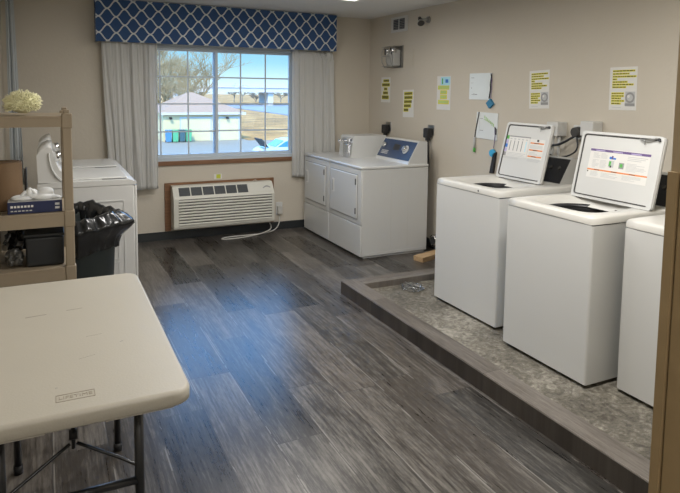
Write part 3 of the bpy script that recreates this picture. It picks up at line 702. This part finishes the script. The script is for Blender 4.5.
# vent, siren, emergency lamp, blank plate
P = on_wall(5.90, 2.40, .34, .165, 0)
t = thing('wall_vent', 'white wall vent with two dark grilles near the ceiling', 'vent', P(.5, .5))
m = MB(); wrect(m, P, 0, 0, 1, 1, .001, .010, MOLDW); m.build('frame', None, t)
for a in (.16, .53):
    m = MB(); wrect(m, P, a, .16, a+.31, .84, .010, .012, MACD)
    for i in range(6): wrect(m, P, a, .2+.11*i, a+.31, .225+.11*i, .012, .016, MGREYINK)
    m.build('grille', None, t)
c = Vector((XR, 5.17, 2.31))
t = thing('wall_spotlight', 'small dark round spotlight on a bracket near the ceiling', 'lamp', c)
MB().cyl(c, c+Vector((-.02, 0, 0)), .035, .03, MCHW).tube([c+Vector((-.02, 0, 0)), c+Vector((-.07, .02, .0)), c+Vector((-.09, .04, .0))], .012, None).build('bracket', MCHW, t)
d = Vector((-.25, -.75, -.75)).normalized(); c1 = c+Vector((-.08, .05, .02))
MB().cyl(c1, c1+d*.05, .016, .022, MGASK, 16).cyl(c1+d*.05, c1+d*.09, .022, .038, MCHW, 24).build('lamp_head', None, t)
MB().cyl(c1+d*.088, c1+d*.092, .034, .034, MGASK, 24).build('lens', None, t)
P = on_wall(5.87, 2.085, .23, .24, 0)
t = thing('emergency_light', 'grey metal emergency light unit with twin heads on the right wall', 'emergency light', P(.5, .5))
m = MB(); wrect(m, P, .0, .0, 1, 1, .001, .012, MCHW); m.build('back_plate', None, t)
m = MB(); c0, c1_ = P(.12, .08), P(.80, .82); m.box(XR-.10, XR-.012, c1_.y, c0.y, c0.z, c1_.z, MGREYP, .008); m.build('battery_case', None, t)
for s_ in (.22, .72):
    a = P(s_, .78, .06); MB().cyl(a, a+Vector((-.05, .02, -.01)), .03, .045, MCHROME, 18).cyl(a+Vector((-.05, .02, -.01)), a+Vector((-.056, .022, -.01)), .04, .04, MGASK, 18).build('lamp_head', None, t)
m = MB()
for s_ in (.1, .5, .9): m.tube([P(s_, .02, .012), P(s_, .02, .15), P(s_, .95, .15), P(s_, .95, .012)], .004, MCHW, 6, 1)
for t_ in (.05, .5, .93): m.tube([P(.1, t_, .15), P(.9, t_, .15)], .004, MCHW, 6, 0)
m.build('wire_guard', None, t)
P = on_wall(5.54, 2.03, .105, .175, 0)
m = MB(); wrect(m, P, 0, 0, 1, 1, .001, .006, MW); tag(m.build('blank_plate'), 'blank beige cover plate beside the emergency light', 'cover plate')

# ------------------------------------------------------------------ left side: machines
def left_machine(y0, y1, label):
    x0, x1, zt = -.075, .552, .93
    t = thing('old_washing_machine', label, 'washing machine', ((x0+x1)/2, (y0+y1)/2, 0), 'old white machines against the left wall')
    MB().box(x0, x1-.014, y0, y1, .02, zt-.022, None, .008).box(x0+.04, x1-.06, y0+.03, y1-.03, 0, .02).build('cabinet', MOLDW, t)
    MB().box(x1-.014, x1+.004, y0+.004, y1-.004, .03, zt-.03, None, .006).build('front_panel', MOLDW, t)
    m = MB()
    m.prism([(x0+.0, y0-.003, zt-.022), (x1-.01, y0-.003, zt-.022), (x1+.006, y0-.003, zt-.012), (x1-.004, y0-.003, zt), (x1-.05, y0-.003, zt+.014), (x0+.1, y0-.003, zt+.014), (x0, y0-.003, zt+.008)], (0, y1-y0+.006, 0), MOLDW)
    m.build('top_panel', None, t)
    lid = MB().box(.13, .50, y0+.07, y1-.07, zt+.014, zt+.026, None, .005).build('lid', MWHITE2, t)
    MB().box(.33, .49, y0+.045, y0+.066, zt+.0141, zt+.016).build('lid_gap', MGASK, t)
    # embossed side pattern
    m = MB()
    def frame(xa, xb, za, zb, w_=.006):
        for q in ((xa, xb, za, za+w_), (xa, xb, zb-w_, zb), (xa, xa+w_, za+w_, zb-w_), (xb-w_, xb, za+w_, zb-w_)): m.box(q[0], q[1], y0-.004, y0, q[2], q[3])
    frame(.0, .47, .10, .80)
    for i in range(5): frame(.36, .43, .13+i*.125, .235+i*.125)
    for i in range(5): frame(.06, .30, .13+i*.125, .235+i*.125)
    m.build('side_embossing', MWHITE2, t)
    # curved console
    pr = [(-.07, .945), (-.075, 1.13), (-.055, 1.155), (-.01, 1.185), (.015, 1.18), (.03, 1.10), (.06, 1.03), (.115, .965), (.125, .945)]
    cs = MB().prism([(x, y0+.01, z) for x, z in pr], (0, y1-y0-.02, 0), MOLDW, True).build('console', None, t)
    for k_, o_ in ((.85, .006), (.72, .010)):
        cx_, cz_ = .0, 1.05
        m = MB(); arc = [Vector((.16+.16*cos(a), y0+.004, 1.13+.19*sin(a))) for a in [radians(175+8*i) for i in range(10)]]
        arc = [Vector((p_.x*k_, p_.y, p_.z)) for p_ in arc]; m.tube(arc, .004, None, 6, 1); m.build('end_ridge', MWHITE2, cs)
    MB().cyl((.03, y0+.09, 1.11), (.075, y0+.09, 1.125), .036, .030, MCHROME, 24).build('dial', None, cs)
    return t
left_machine(4.435, 5.11, 'old white machine with curved console beside the black bin, the nearer one')
left_machine(5.125, 5.80, 'old white machine beside the back wall, mostly hidden by the nearer one')

# ------------------------------------------------------------------ tan shelf unit
def shelf():
    x0, x1, y0, y1 = -.285, .107, 3.2, 3.66; t = thing('shelf_unit', 'tan plastic shelf unit against the left wall', 'shelf', ((x0+x1)/2, (y0+y1)/2, 0))
    pw = .046
    for n_, (z0, z1) in enumerate(((1.392, 1.445), (.905, .975), (.635, .70), (.30, .36))):
        m = MB(); m.box(x0, x1-.004, y0+.003, y1-.003, z1-.012, z1, None, .003)
        m.box(x0, x1-.004, y0+.002, y0+.02, z0, z1-.011).box(x0, x1-.004, y1-.02, y1-.002, z0, z1-.011).box(x0, x0+.018, y0+.02, y1-.02, z0, z1-.011).box(x1-.022, x1-.004, y0+.02, y1-.02, z0, z1-.011)
        m.build('shelf_board', MTAN, t)
    for x in (x0, x1-pw):
        for y in (y0, y1-pw):
            m = MB(); m.box(x, x+pw-.004, y, y+pw-.004, 0, 1.452, None, .005)
            for z0, z1 in ((1.385, 1.458), (.90, .982), (.63, .706), (.295, .366)): m.box(x-.002, x+pw, y-.003, y+pw, z0, z1, None, .005)
            m.box(x+.008, x+pw-.012, y+.008, y+pw-.012, 1.45, 1.475, None, .003)
            m.build('post', MTAN, t)
shelf()
# yarn pom-pom
m = MB(); rr = random.Random(2); cP = Vector((-.108, 3.30, 1.503))
m.ico(cP, .056, MPOM, 3, (1.1, 1.0, .85), .05)
for i in range(750):
    a = rr.uniform(0, 2*pi); zz = rr.uniform(-.55, 1); s_ = math.sqrt(1-zz*zz); d = Vector((cos(a)*s_*1.12, sin(a)*s_*1.0, zz*.88)); p0 = cP+d*.045; p1 = cP+d*rr.uniform(.058, .078)+Vector((rr.uniform(-.006, .006),)*3)
    p1.z = max(p1.z, 1.449); m.cyl(p0, p1, .0032, .0022, MPOM, 5)
tag(m.build('pom_pom', None, None, False), 'fluffy pale yellow pom-pom on the top of the tan shelf', 'pom-pom')
# paper roll
t = thing('paper_roll', 'upright brown paper roll on the middle tan shelf', 'paper roll', (-.205, 3.40, .975))
MB().lathe([(.02, .976), (.080, .976), (.082, .98), (.082, 1.208), (.080, 1.212), (.02, 1.212), (.02, .976)], (-.205, 3.40, 0), MBROWN, 40).build('roll', None, t, False)
m = MB(); m.box(-.116, -.104, 3.42, 3.50, .976, 1.17, MDARK, .004); tag(m.build('black_case'), 'thin black upright case beside the brown paper roll', 'case')
# glove box
t = thing('glove_box', 'navy blue disposable glove box with white gloves on the middle shelf', 'box', (-.065, 3.29, .975))
bx = MB().box(-.185, .052, 3.225, 3.315, .976, 1.033, None, .002).build('carton', MBOXB, t)
m = MB(); m.box(-.183, .05, 3.228, 3.313, 1.033, 1.0345, MGREYP); m.build('carton_top', None, bx)
m = MB()
for i in range(7): m.box(-.172+i*.0145, -.162+i*.0145, 3.2238, 3.225, 1.006, 1.016, MPAPER)
for i in range(6): m.box(-.172+i*.016, -.161+i*.016, 3.2238, 3.225, .988, .993, MLGREY)
for i in range(2): m.box(.020, .040, 3.2238, 3.225, .992+.018*i, 1.003+.018*i, MLGREY)
m.build('printing', None, bx)
m = MB(); rr = random.Random(9)
for (x, z, r, sx_, sz_) in ((-.12, 1.045, .045, 1.2, .35), (-.03, 1.048, .05, 1.1, .45), (-.09, 1.062, .03, .6, 1.1), (-.02, 1.065, .032, 1.2, .9), (.02, 1.04, .03, 1, .4), (-.06, 1.052, .04, 1.3, .4)):
    m.ico((x, 3.275, z), r, MGLOVE, 3, (sx_, .8, sz_), .06)
for (a, b_) in (((-.10, 3.27, 1.075), (-.13, 3.26, 1.045)), ((-.09, 3.27, 1.085), (-.055, 3.26, 1.05)), ((-.075, 3.28, 1.08), (-.045, 3.27, 1.045))): m.tube([a, ((a[0]+b_[0])/2, a[1]-.005, (a[2]+b_[2])/2+.01), b_], .009, MGLOVE)
m.build('gloves', None, t)
o = crumple((-.165, 3.28, .752), .044, 11, (.95, .8, 1.0), MFOIL, 'crumpled_wrapper')
tag(o, 'crumpled silvery dark wrapper on the lower tan shelf', 'wrapper')
o = crumple((-.155, 3.555, .785), .08, 21, (.9, .85, 1.05), MBAG, 'black_bag')
tag(o, 'full black plastic bag at the back of the lower tan shelf', 'bag')
t = thing('dark_tote', 'dark grey plastic tote box on the lower tan shelf', 'box', (-.02, 3.33, .70))
MB().box(-.115, .055, 3.25, 3.46, .702, .85, None, .012).build('tub', MTOTE, t); MB().box(-.122, .058, 3.243, 3.467, .85, .868, None, .006).build('lid', MTOTE, t)

# ------------------------------------------------------------------ bin
t = thing('trash_bin', 'large dark grey round bin lined with a black bag', 'trash bin', (.125, 4.06, 0))
MB().lathe([(.0, .01), (.205, .01), (.21, .0), (.215, .02), (.248, .735), (.258, .74), (.258, .765), (.243, .765), (.238, .735), (.20, .03), (0, .03)], (.125, 4.06, 0), MBIN, 48).build('container', None, t, False)
rr = random.Random(6); ph = [rr.uniform(0, 6.28) for _ in range(12)]
def bf(r, z, a, i):
    w_ = (sin(a*7+ph[0]+z*9)+.8*sin(a*13+ph[1]-z*14)+.7*sin(a*23+ph[2]+z*21)+.5*sin(a*41+ph[3]))/3
    out = max(0, (r-.24))
    return r+(.016 if r > .2 else .02)*w_*(1+2*out)+(.06*max(0, cos(a+.25))**3*max(0, 1-abs(z-.745)/.09) if r > .25 else 0), z+.014*w_+(.02*sin(a*3+ph[5]))
prof = [(.02, .30), (.15, .33), (.21, .42), (.225, .60), (.232, .75), (.238, .82), (.252, .850), (.272, .853), (.287, .835), (.300, .81), (.312, .785), (.306, .755), (.292, .725), (.282, .70), (.272, .68), (.264, .655), (.262, .63)]
prof = [(a_, b_-.045) for a_, b_ in prof]
q = []
for i in range(len(prof)-1):
    for k_ in (0, .5): q.append((prof[i][0]*(1-k_)+prof[i+1][0]*k_, prof[i][1]*(1-k_)+prof[i+1][1]*k_))
MB().lathe(q+[prof[-1]], (.125, 4.06, 0), MBAG, 150, bf).build('bag_liner', None, t, False)

# ------------------------------------------------------------------ folding table
def table():
    x0, x1, y0, y1, zt = -.262, .347, 1.642, 2.845, .742; cx_ = (x0+x1)/2
    t = thing('folding_table', 'almond plastic folding table with black steel legs', 'table', (cx_, (y0+y1)/2, 0))
    def ringp(ins, z, r=.055, n=8):
        pts = []
        for (ax, ay, a0) in ((x1-r, y0+r, -90), (x1-r, y1-r, 0), (x0+r, y1-r, 90), (x0+r, y0+r, 180)):
            for i in range(n+1):
                a = radians(a0+90*i/n); pts.append((ax+(r-ins)*cos(a), ay+(r-ins)*sin(a), z))
        return pts
    m = MB(); R_ = [[m.b.verts.new(p) for p in ringp(i_, z_)] for i_, z_ in ((.03, zt-.045), (.006, zt-.045), (.0, zt-.04), (.0, zt-.012), (.003, zt-.004), (.010, zt))]
    n = len(R_[0])
    for A, B in zip(R_, R_[1:]): m._done([m.b.faces.new((A[i], A[(i+1) % n], B[(i+1) % n], B[i])) for i in range(n)], MTABLE, True)
    m._done([m.b.faces.new(R_[-1])], MTABLE); m._done([m.b.faces.new(R_[0][::-1])], MTABLE)
    tp = m.build('tabletop', None, t)
        # embossed name plate
    for xa, xb in ((x0+.05, -.03), (.115, x1-.05)): MB().box(xa, xb, y0+.010, y0+.035, zt-.052, zt-.044, None, .004).build('skirt_lip', MTABLE, tp)
    m = MB(); a, b_, c, d = .0-.003, .096, 1.712, 1.752
    for q_ in ((a, b_, c, c+.002), (a, b_, d-.002, d), (a, a+.002, c, d), (b_-.002, b_, c, d)): m.box(*q_, zt, zt+.0010)
    m.build('name_frame', MLOGO, tp)
    text_obj('LIFETIME', 'embossed_name', MLOGO, tp, Matrix.Translation((.0465, 1.732, zt+.0006)), .0225)
    for (x, y, l, w_, r) in ((-.06, 2.42, .07, .007, .12), (.07, 2.44, .055, .005, .1), (.0, 1.80, .006, .004, 0), (.12, 2.15, .05, .002, .15), (.20, 2.06, .012, .003, .3), (.09, 1.98, .05, .0015, .3)):
        q_ = Matrix.Rotation(r, 3, 'Z'); P_ = [q_@Vector(v)+Vector((x, y, zt+.0002)) for v in ((-l/2, -w_/2, 0), (l/2, -w_/3, 0), (l/2, w_/3, 0), (-l/2, w_/2, 0))]; MB().prism(P_, (0, 0, .0002)).build('scuff', MSCUFF if l > .02 else MGREYINK, tp)
    for yy, fy in ((1.86, 1), (2.68, -1)):
        xs = (cx_-.193, cx_+(.193 if fy < 0 else .183))
        for x in xs:
            lg = MB().cyl((x, yy, .0), (x, yy, zt-.045), .0145, None, MTLEG, 16).build('leg', None, t)
            MB().cyl((x, yy, 0), (x, yy, .035), .018, .018, MDARK, 16).build('foot_cap', None, lg)
        MB().cyl((xs[0], yy, .372 if fy > 0 else .30), (xs[1], yy, .372 if fy > 0 else .30), .0125, None, MTLEG, 12).build('crossbar', None, t)
        MB().cyl((xs[0], yy, zt-.058), (xs[1], yy, zt-.058), .011, None, MTLEG, 12).build('top_bar', None, t)
    yc = 1.95; zc = .485
    m = MB(); m.tube([(cx_+.18, 1.875, .40), (cx_+.17, 1.885, .415), (cx_+.01, yc, zc)], .0055, MTLEG, 8, 1).tube([(cx_-.19, 1.875, .40), (cx_-.18, 1.885, .405), (cx_-.01, yc, zc)], .0055, MTLEG, 8, 1)
    m.cyl((cx_, yc, zc-.015), (cx_, yc, zt-.045), .006, None, MTLEG, 10).cyl((cx_-.012, yc, zc+.03), (cx_+.012, yc, zc+.03), .016, .016, MDARK, 14)
    m.build('leg_brace', None, t)
table()

# ------------------------------------------------------------------ outside
ZG = -2.9
MASPH = mat('pale_asphalt', (.34, .31, .25), .85, noise=.08, nscale=.6)
MROAD = mat('road', (.33, .36, .40), .8, noise=.05, nscale=.3)
def grassm():
    g = G('dry_grass'); p, P = g.pos(); a = g.noise(P, .25, 4, .6); b_ = g.noise(P, 3., 4, .7)
    v = g.math('ADD', g.math('MULTIPLY', a, .6), g.math('MULTIPLY', b_, .4)); g.base(g.ramp(v, [(.38, (.27, .16, .05)), (.5, (.54, .29, .08)), (.62, (.70, .44, .16))])); g.b.inputs['Roughness'].default_value = .95; return g.m
MGRASS = grassm()
MCREAM = mat('cream_siding', (.70, .58, .32), .7); MROOF = mat('brown_shingle', (.46, .32, .23), .85, noise=.12, nscale=5)
MGDOOR = mat('garage_door', (.70, .60, .35), .6); MBRIDGE = mat('bridge_concrete', (.62, .60, .56), .8)
MBARK = mat('bare_twigs', (.55, .45, .33), .9, noise=.2); MBARKL = mat('pale_twigs', (.40, .31, .17), .9, noise=.2); MBARK2 = mat('far_twigs', (.25, .24, .20), .9)
MBING = mat('green_bin_plastic', (.10, .45, .22), .5); MBINB = mat('blue_bin_plastic', (.08, .25, .42), .5); MBIND = mat('dark_bin_plastic', (.05, .12, .14), .5)
MCAR = mat('pale_blue_car_paint', (.60, .68, .74), .25, coat=.6); MCARG = mat('car_glass', (.06, .28, .42), .12); MTYRE = mat('tyre', (.04, .045, .05), .8)
MGUARD = mat('guard_rail', (.30, .40, .52), .6)
struct(MB().box(-60, 150, 6.7, 62, ZG-.3, ZG).build('ground', MASPH))
struct(MB().grid(lambda u, v: (-80+330*u, 62+110*v, ZG+.02), 30, 10).box(-80, 250, 61.8, 62, ZG-.3, ZG).build('grass_field', MGRASS, None, False))
struct(MB().prism([(16.2, 52.0, ZG), (70, 46, ZG), (160, 62, ZG), (16.2, 62, ZG)], (0, 0, .03)).build('grass_bank', MGRASS))
struct(MB().prism([(28.0, 189.7, ZG+.02), (83.4, 205.5, ZG+.02), (38.1, 93.8, ZG+.02), (43.0, 170.3, ZG+.02), (26.6, 180.0, ZG+.02)], (0, 0, .22)).build('road', MROAD))
struct(MB().prism([(-80, 172, ZG+.2), (250, 172, ZG+.2), (400, 420, ZG+1), (-200, 420, ZG+1)], (0, 0, .4)).build('far_field', MGRASS))
def garage():
    x0, x1, y0, y1, ze = 8.85, 15.7, 52.8, 60.3, -.42; t = thing('garage_building', 'cream garage with two doors and brown hip roof outside window', 'garage', ((x0+x1)/2, (y0+y1)/2, ZG))
    MB().box(x0, x1, y0, y1, ZG, ze).build('wall', MCREAM, t)
    xm, ym = 11.9, 56.5; o_ = .35
    m = MB(); c = [(x0-o_, y0-o_, ze), (x1+o_, y0-o_, ze), (x1+o_, y1+o_, ze), (x0-o_, y1+o_, ze)]; ap = (xm-.2, ym, 1.32); ap2 = (xm+.3, ym, 1.32)
    m.poly([c[0], c[1], ap2, ap]).poly([c[1], c[2], ap2]).poly([c[2], c[3], ap, ap2]).poly([c[3], c[0], ap]).poly(c[::-1])
    m.build('roof', MROOF, t)
    MB().box(x0-o_, x1+o_, y0-o_-.04, y0-o_, ze-.18, ze+.02).build('fascia', MBRIDGE, t)
    for (a, b_) in ((10.35, 12.9), (13.75, 15.45)):
        f = MB().box(a-.1, a, y0-.05, y0, ZG, -.92).box(b_, b_+.1, y0-.05, y0, ZG, -.92).box(a-.1, b_+.1, y0-.05, y0, -.92, -.80).build('door_frame', MLGREY, t)
        m = MB(); m.box(a, b_, y0-.03, y0, ZG+.02, -.92, MGDOOR)
        for k_ in range(1, 4): m.box(a, b_, y0-.035, y0-.03, ZG+.5*k_, ZG+.5*k_+.02, MCREAM)
        m.build('garage_door', None, t)
    for x in (9.45, 14.4):
        MB().box(x-.1, x+.1, y0-.12, y0, -.95, -.85).prism([(x-.12, y0-.35, -.99), (x+.12, y0-.35, -.99), (x+.12, y0-.1, -.85), (x-.12, y0-.1, -.85)], (0, 0, .05)).build('wall_light', MDARK, t)
garage()
for i, (x, mm, l) in enumerate(((9.12, MBINB, 'blue wheeled bin left of the green ones by the garage'), (9.68, MBING, 'green wheeled bin next to the blue bin by the garage'), (10.24, MBIND, 'dark wheeled bin between two green bins'), (10.80, MBING, 'green wheeled bin nearest the garage door'))):
    t = thing('wheeled_bin', l, 'bin', (x, 51.9, ZG), 'wheeled bins by the garage')
    MB().prism([(x-.20, 51.7, ZG+.08), (x+.20, 51.7, ZG+.08), (x+.24, 51.62, ZG+1.0), (x-.24, 51.62, ZG+1.0)], (0, .5, 0)).build('tub', mm, t)
    MB().box(x-.25, x+.25, 51.58, 52.18, ZG+1.0, ZG+1.07, None, .02).build('lid', mm, t)
    for s_ in (-.2, .2): MB().cyl((x+s_-.03, 52.1, ZG+.1), (x+s_+.03, 52.1, ZG+.1), .1, .1, MTYRE, 12).build('wheel', None, t)
def tree(x, y, h, label, seed, m_, spread=.35, zb=ZG, depth=5, r0=.16, n0=4, group='bare trees outside the window'):
    rr = random.Random(seed); m = MB()
    def br(p, d, l, r, k_):
        e_ = p+d*l; m.cyl(p, e_, r, r*.6, None, 5 if k_ < 3 else 3, False)
        if k_ <= 0: return
        for _ in range(n0 if k_ > 1 else 3):
            dd = (d+Vector((rr.uniform(-1, 1), rr.uniform(-1, 1), rr.uniform(-.25, .7)))*spread*1.6).normalized()
            s_ = rr.uniform(.35, 1.0); br(p+d*l*s_, dd, l*rr.uniform(.55, .82), r*.58, k_-1)
    br(Vector((x, y, zb-.1)), Vector((0, 0, 1)), h*.33, r0, depth)
    return tag(m.build('bare_tree', m_, None, False), label, 'tree', group)
tree(10.9, 63.5, 11.5, 'large bare tree behind the left end of the garage', 4, MBARKL, .62, depth=6, r0=.22, n0=4)
tree(16.2, 76, 14.0, 'bare tree standing behind the garage roof peak', 7, MBARKL, .62, depth=6, r0=.24, n0=4)
tree(14.6, 90, 17.0, 'bare tree at the far left edge of the window', 9, MBARKL, .62, depth=6, r0=.28, n0=4)
tl = ['bare tree on the far field, behind the bridge left end', 'bare tree on the far field, behind bridge middle', 'bare tree on the far field, between bridge piers', 'bare tree on the far field, right of the bridge pier', 'bare tree far right across the road', 'bare tree beyond the garage roof ridge', 'bare tree past the garage right corner', 'bare tree at the far right edge of the window']
for i, (x, y, h) in enumerate(((52, 182, 8), (60, 185, 7), (68, 184, 8), (76, 186, 7), (84, 183, 8), (42, 182, 8), (57, 190, 9), (92, 186, 8))):
    tree(x, y, h, tl[i], 20+i, MBARK2, .8, zb=ZG+.2, depth=5, r0=.22, n0=4)
t = thing('overpass', 'long pale concrete overpass beyond the road', 'bridge', (40, 165, ZG))
MB().box(10, 130, 162, 172, 1.0, 2.25).build('deck', MBRIDGE, t); MB().box(10, 130, 161.7, 162, 2.25, 2.6).build('parapet', MBRIDGE, t)
for x in (30, 56.3, 82, 108): MB().box(x, x+1.6, 163, 171, ZG, 1.0).build('pier', MBRIDGE, t)
def car():
    # pale car, nose to the left, parked side-on
    ox, oy = 11.5, 34.6; t = thing('car', 'pale blue car parked outside with raised rear lid', 'car', (ox+2.2, oy+.85, ZG))
    z = ZG; L = 4.5
    prof = [(0, .35), (.02, .75), (.25, .92), (.95, 1.02), (1.55, 1.40), (2.1, 1.50), (2.9, 1.47), (3.55, 1.02), (4.35, .85), (4.5, .6), (4.45, .3), (0.1, .28)]
    MB().prism([(ox+a, oy, z+b_) for a, b_ in prof], (0, 1.7, 0), MCAR).build('body', None, t)
    m = MB()
    for q_ in ([(1.08, 1.04), (1.60, 1.36), (2.0, 1.43), (2.0, 1.04)], [(2.08, 1.04), (2.08, 1.43), (2.85, 1.40), (3.35, 1.04)]): m.prism([(ox+a, oy-.01, z+b_) for a, b_ in q_], (0, .01, 0), MCARG)
    m.prism([(ox+1.0, oy+.12, z+1.055), (ox+1.52, oy+.16, z+1.40), (ox+1.52, oy+1.54, z+1.40), (ox+1.0, oy+1.58, z+1.055)], (-.02, 0, .02), MCARG)
    m.build('window_glass', None, t)
    for a in (1.05, 3.55):
        for y_ in (oy-.04, oy+1.54):
            w_ = MB().cyl((ox+a, y_, z+.33), (ox+a, y_+.2, z+.33), .33, .33, MTYRE, 24).build('wheel', None, t); MB().cyl((ox+a, y_-.01, z+.33), (ox+a, y_, z+.33), .2, .2, MCHW, 20).build('hubcap', None, w_)
    MB().prism([(ox+.50, oy+.1, z+1.0), (ox+.10, oy+.1, z+1.5), (ox+.14, oy+.1, z+1.54), (ox+.57, oy+.1, z+1.02)], (0, 1.5, 0), MTYRE).build('raised_lid', None, t)
    MB().box(ox-.01, ox+.12, oy+.02, oy+.4, z+.70, z+.85).build('tail_light', MORANGE, t)
car()
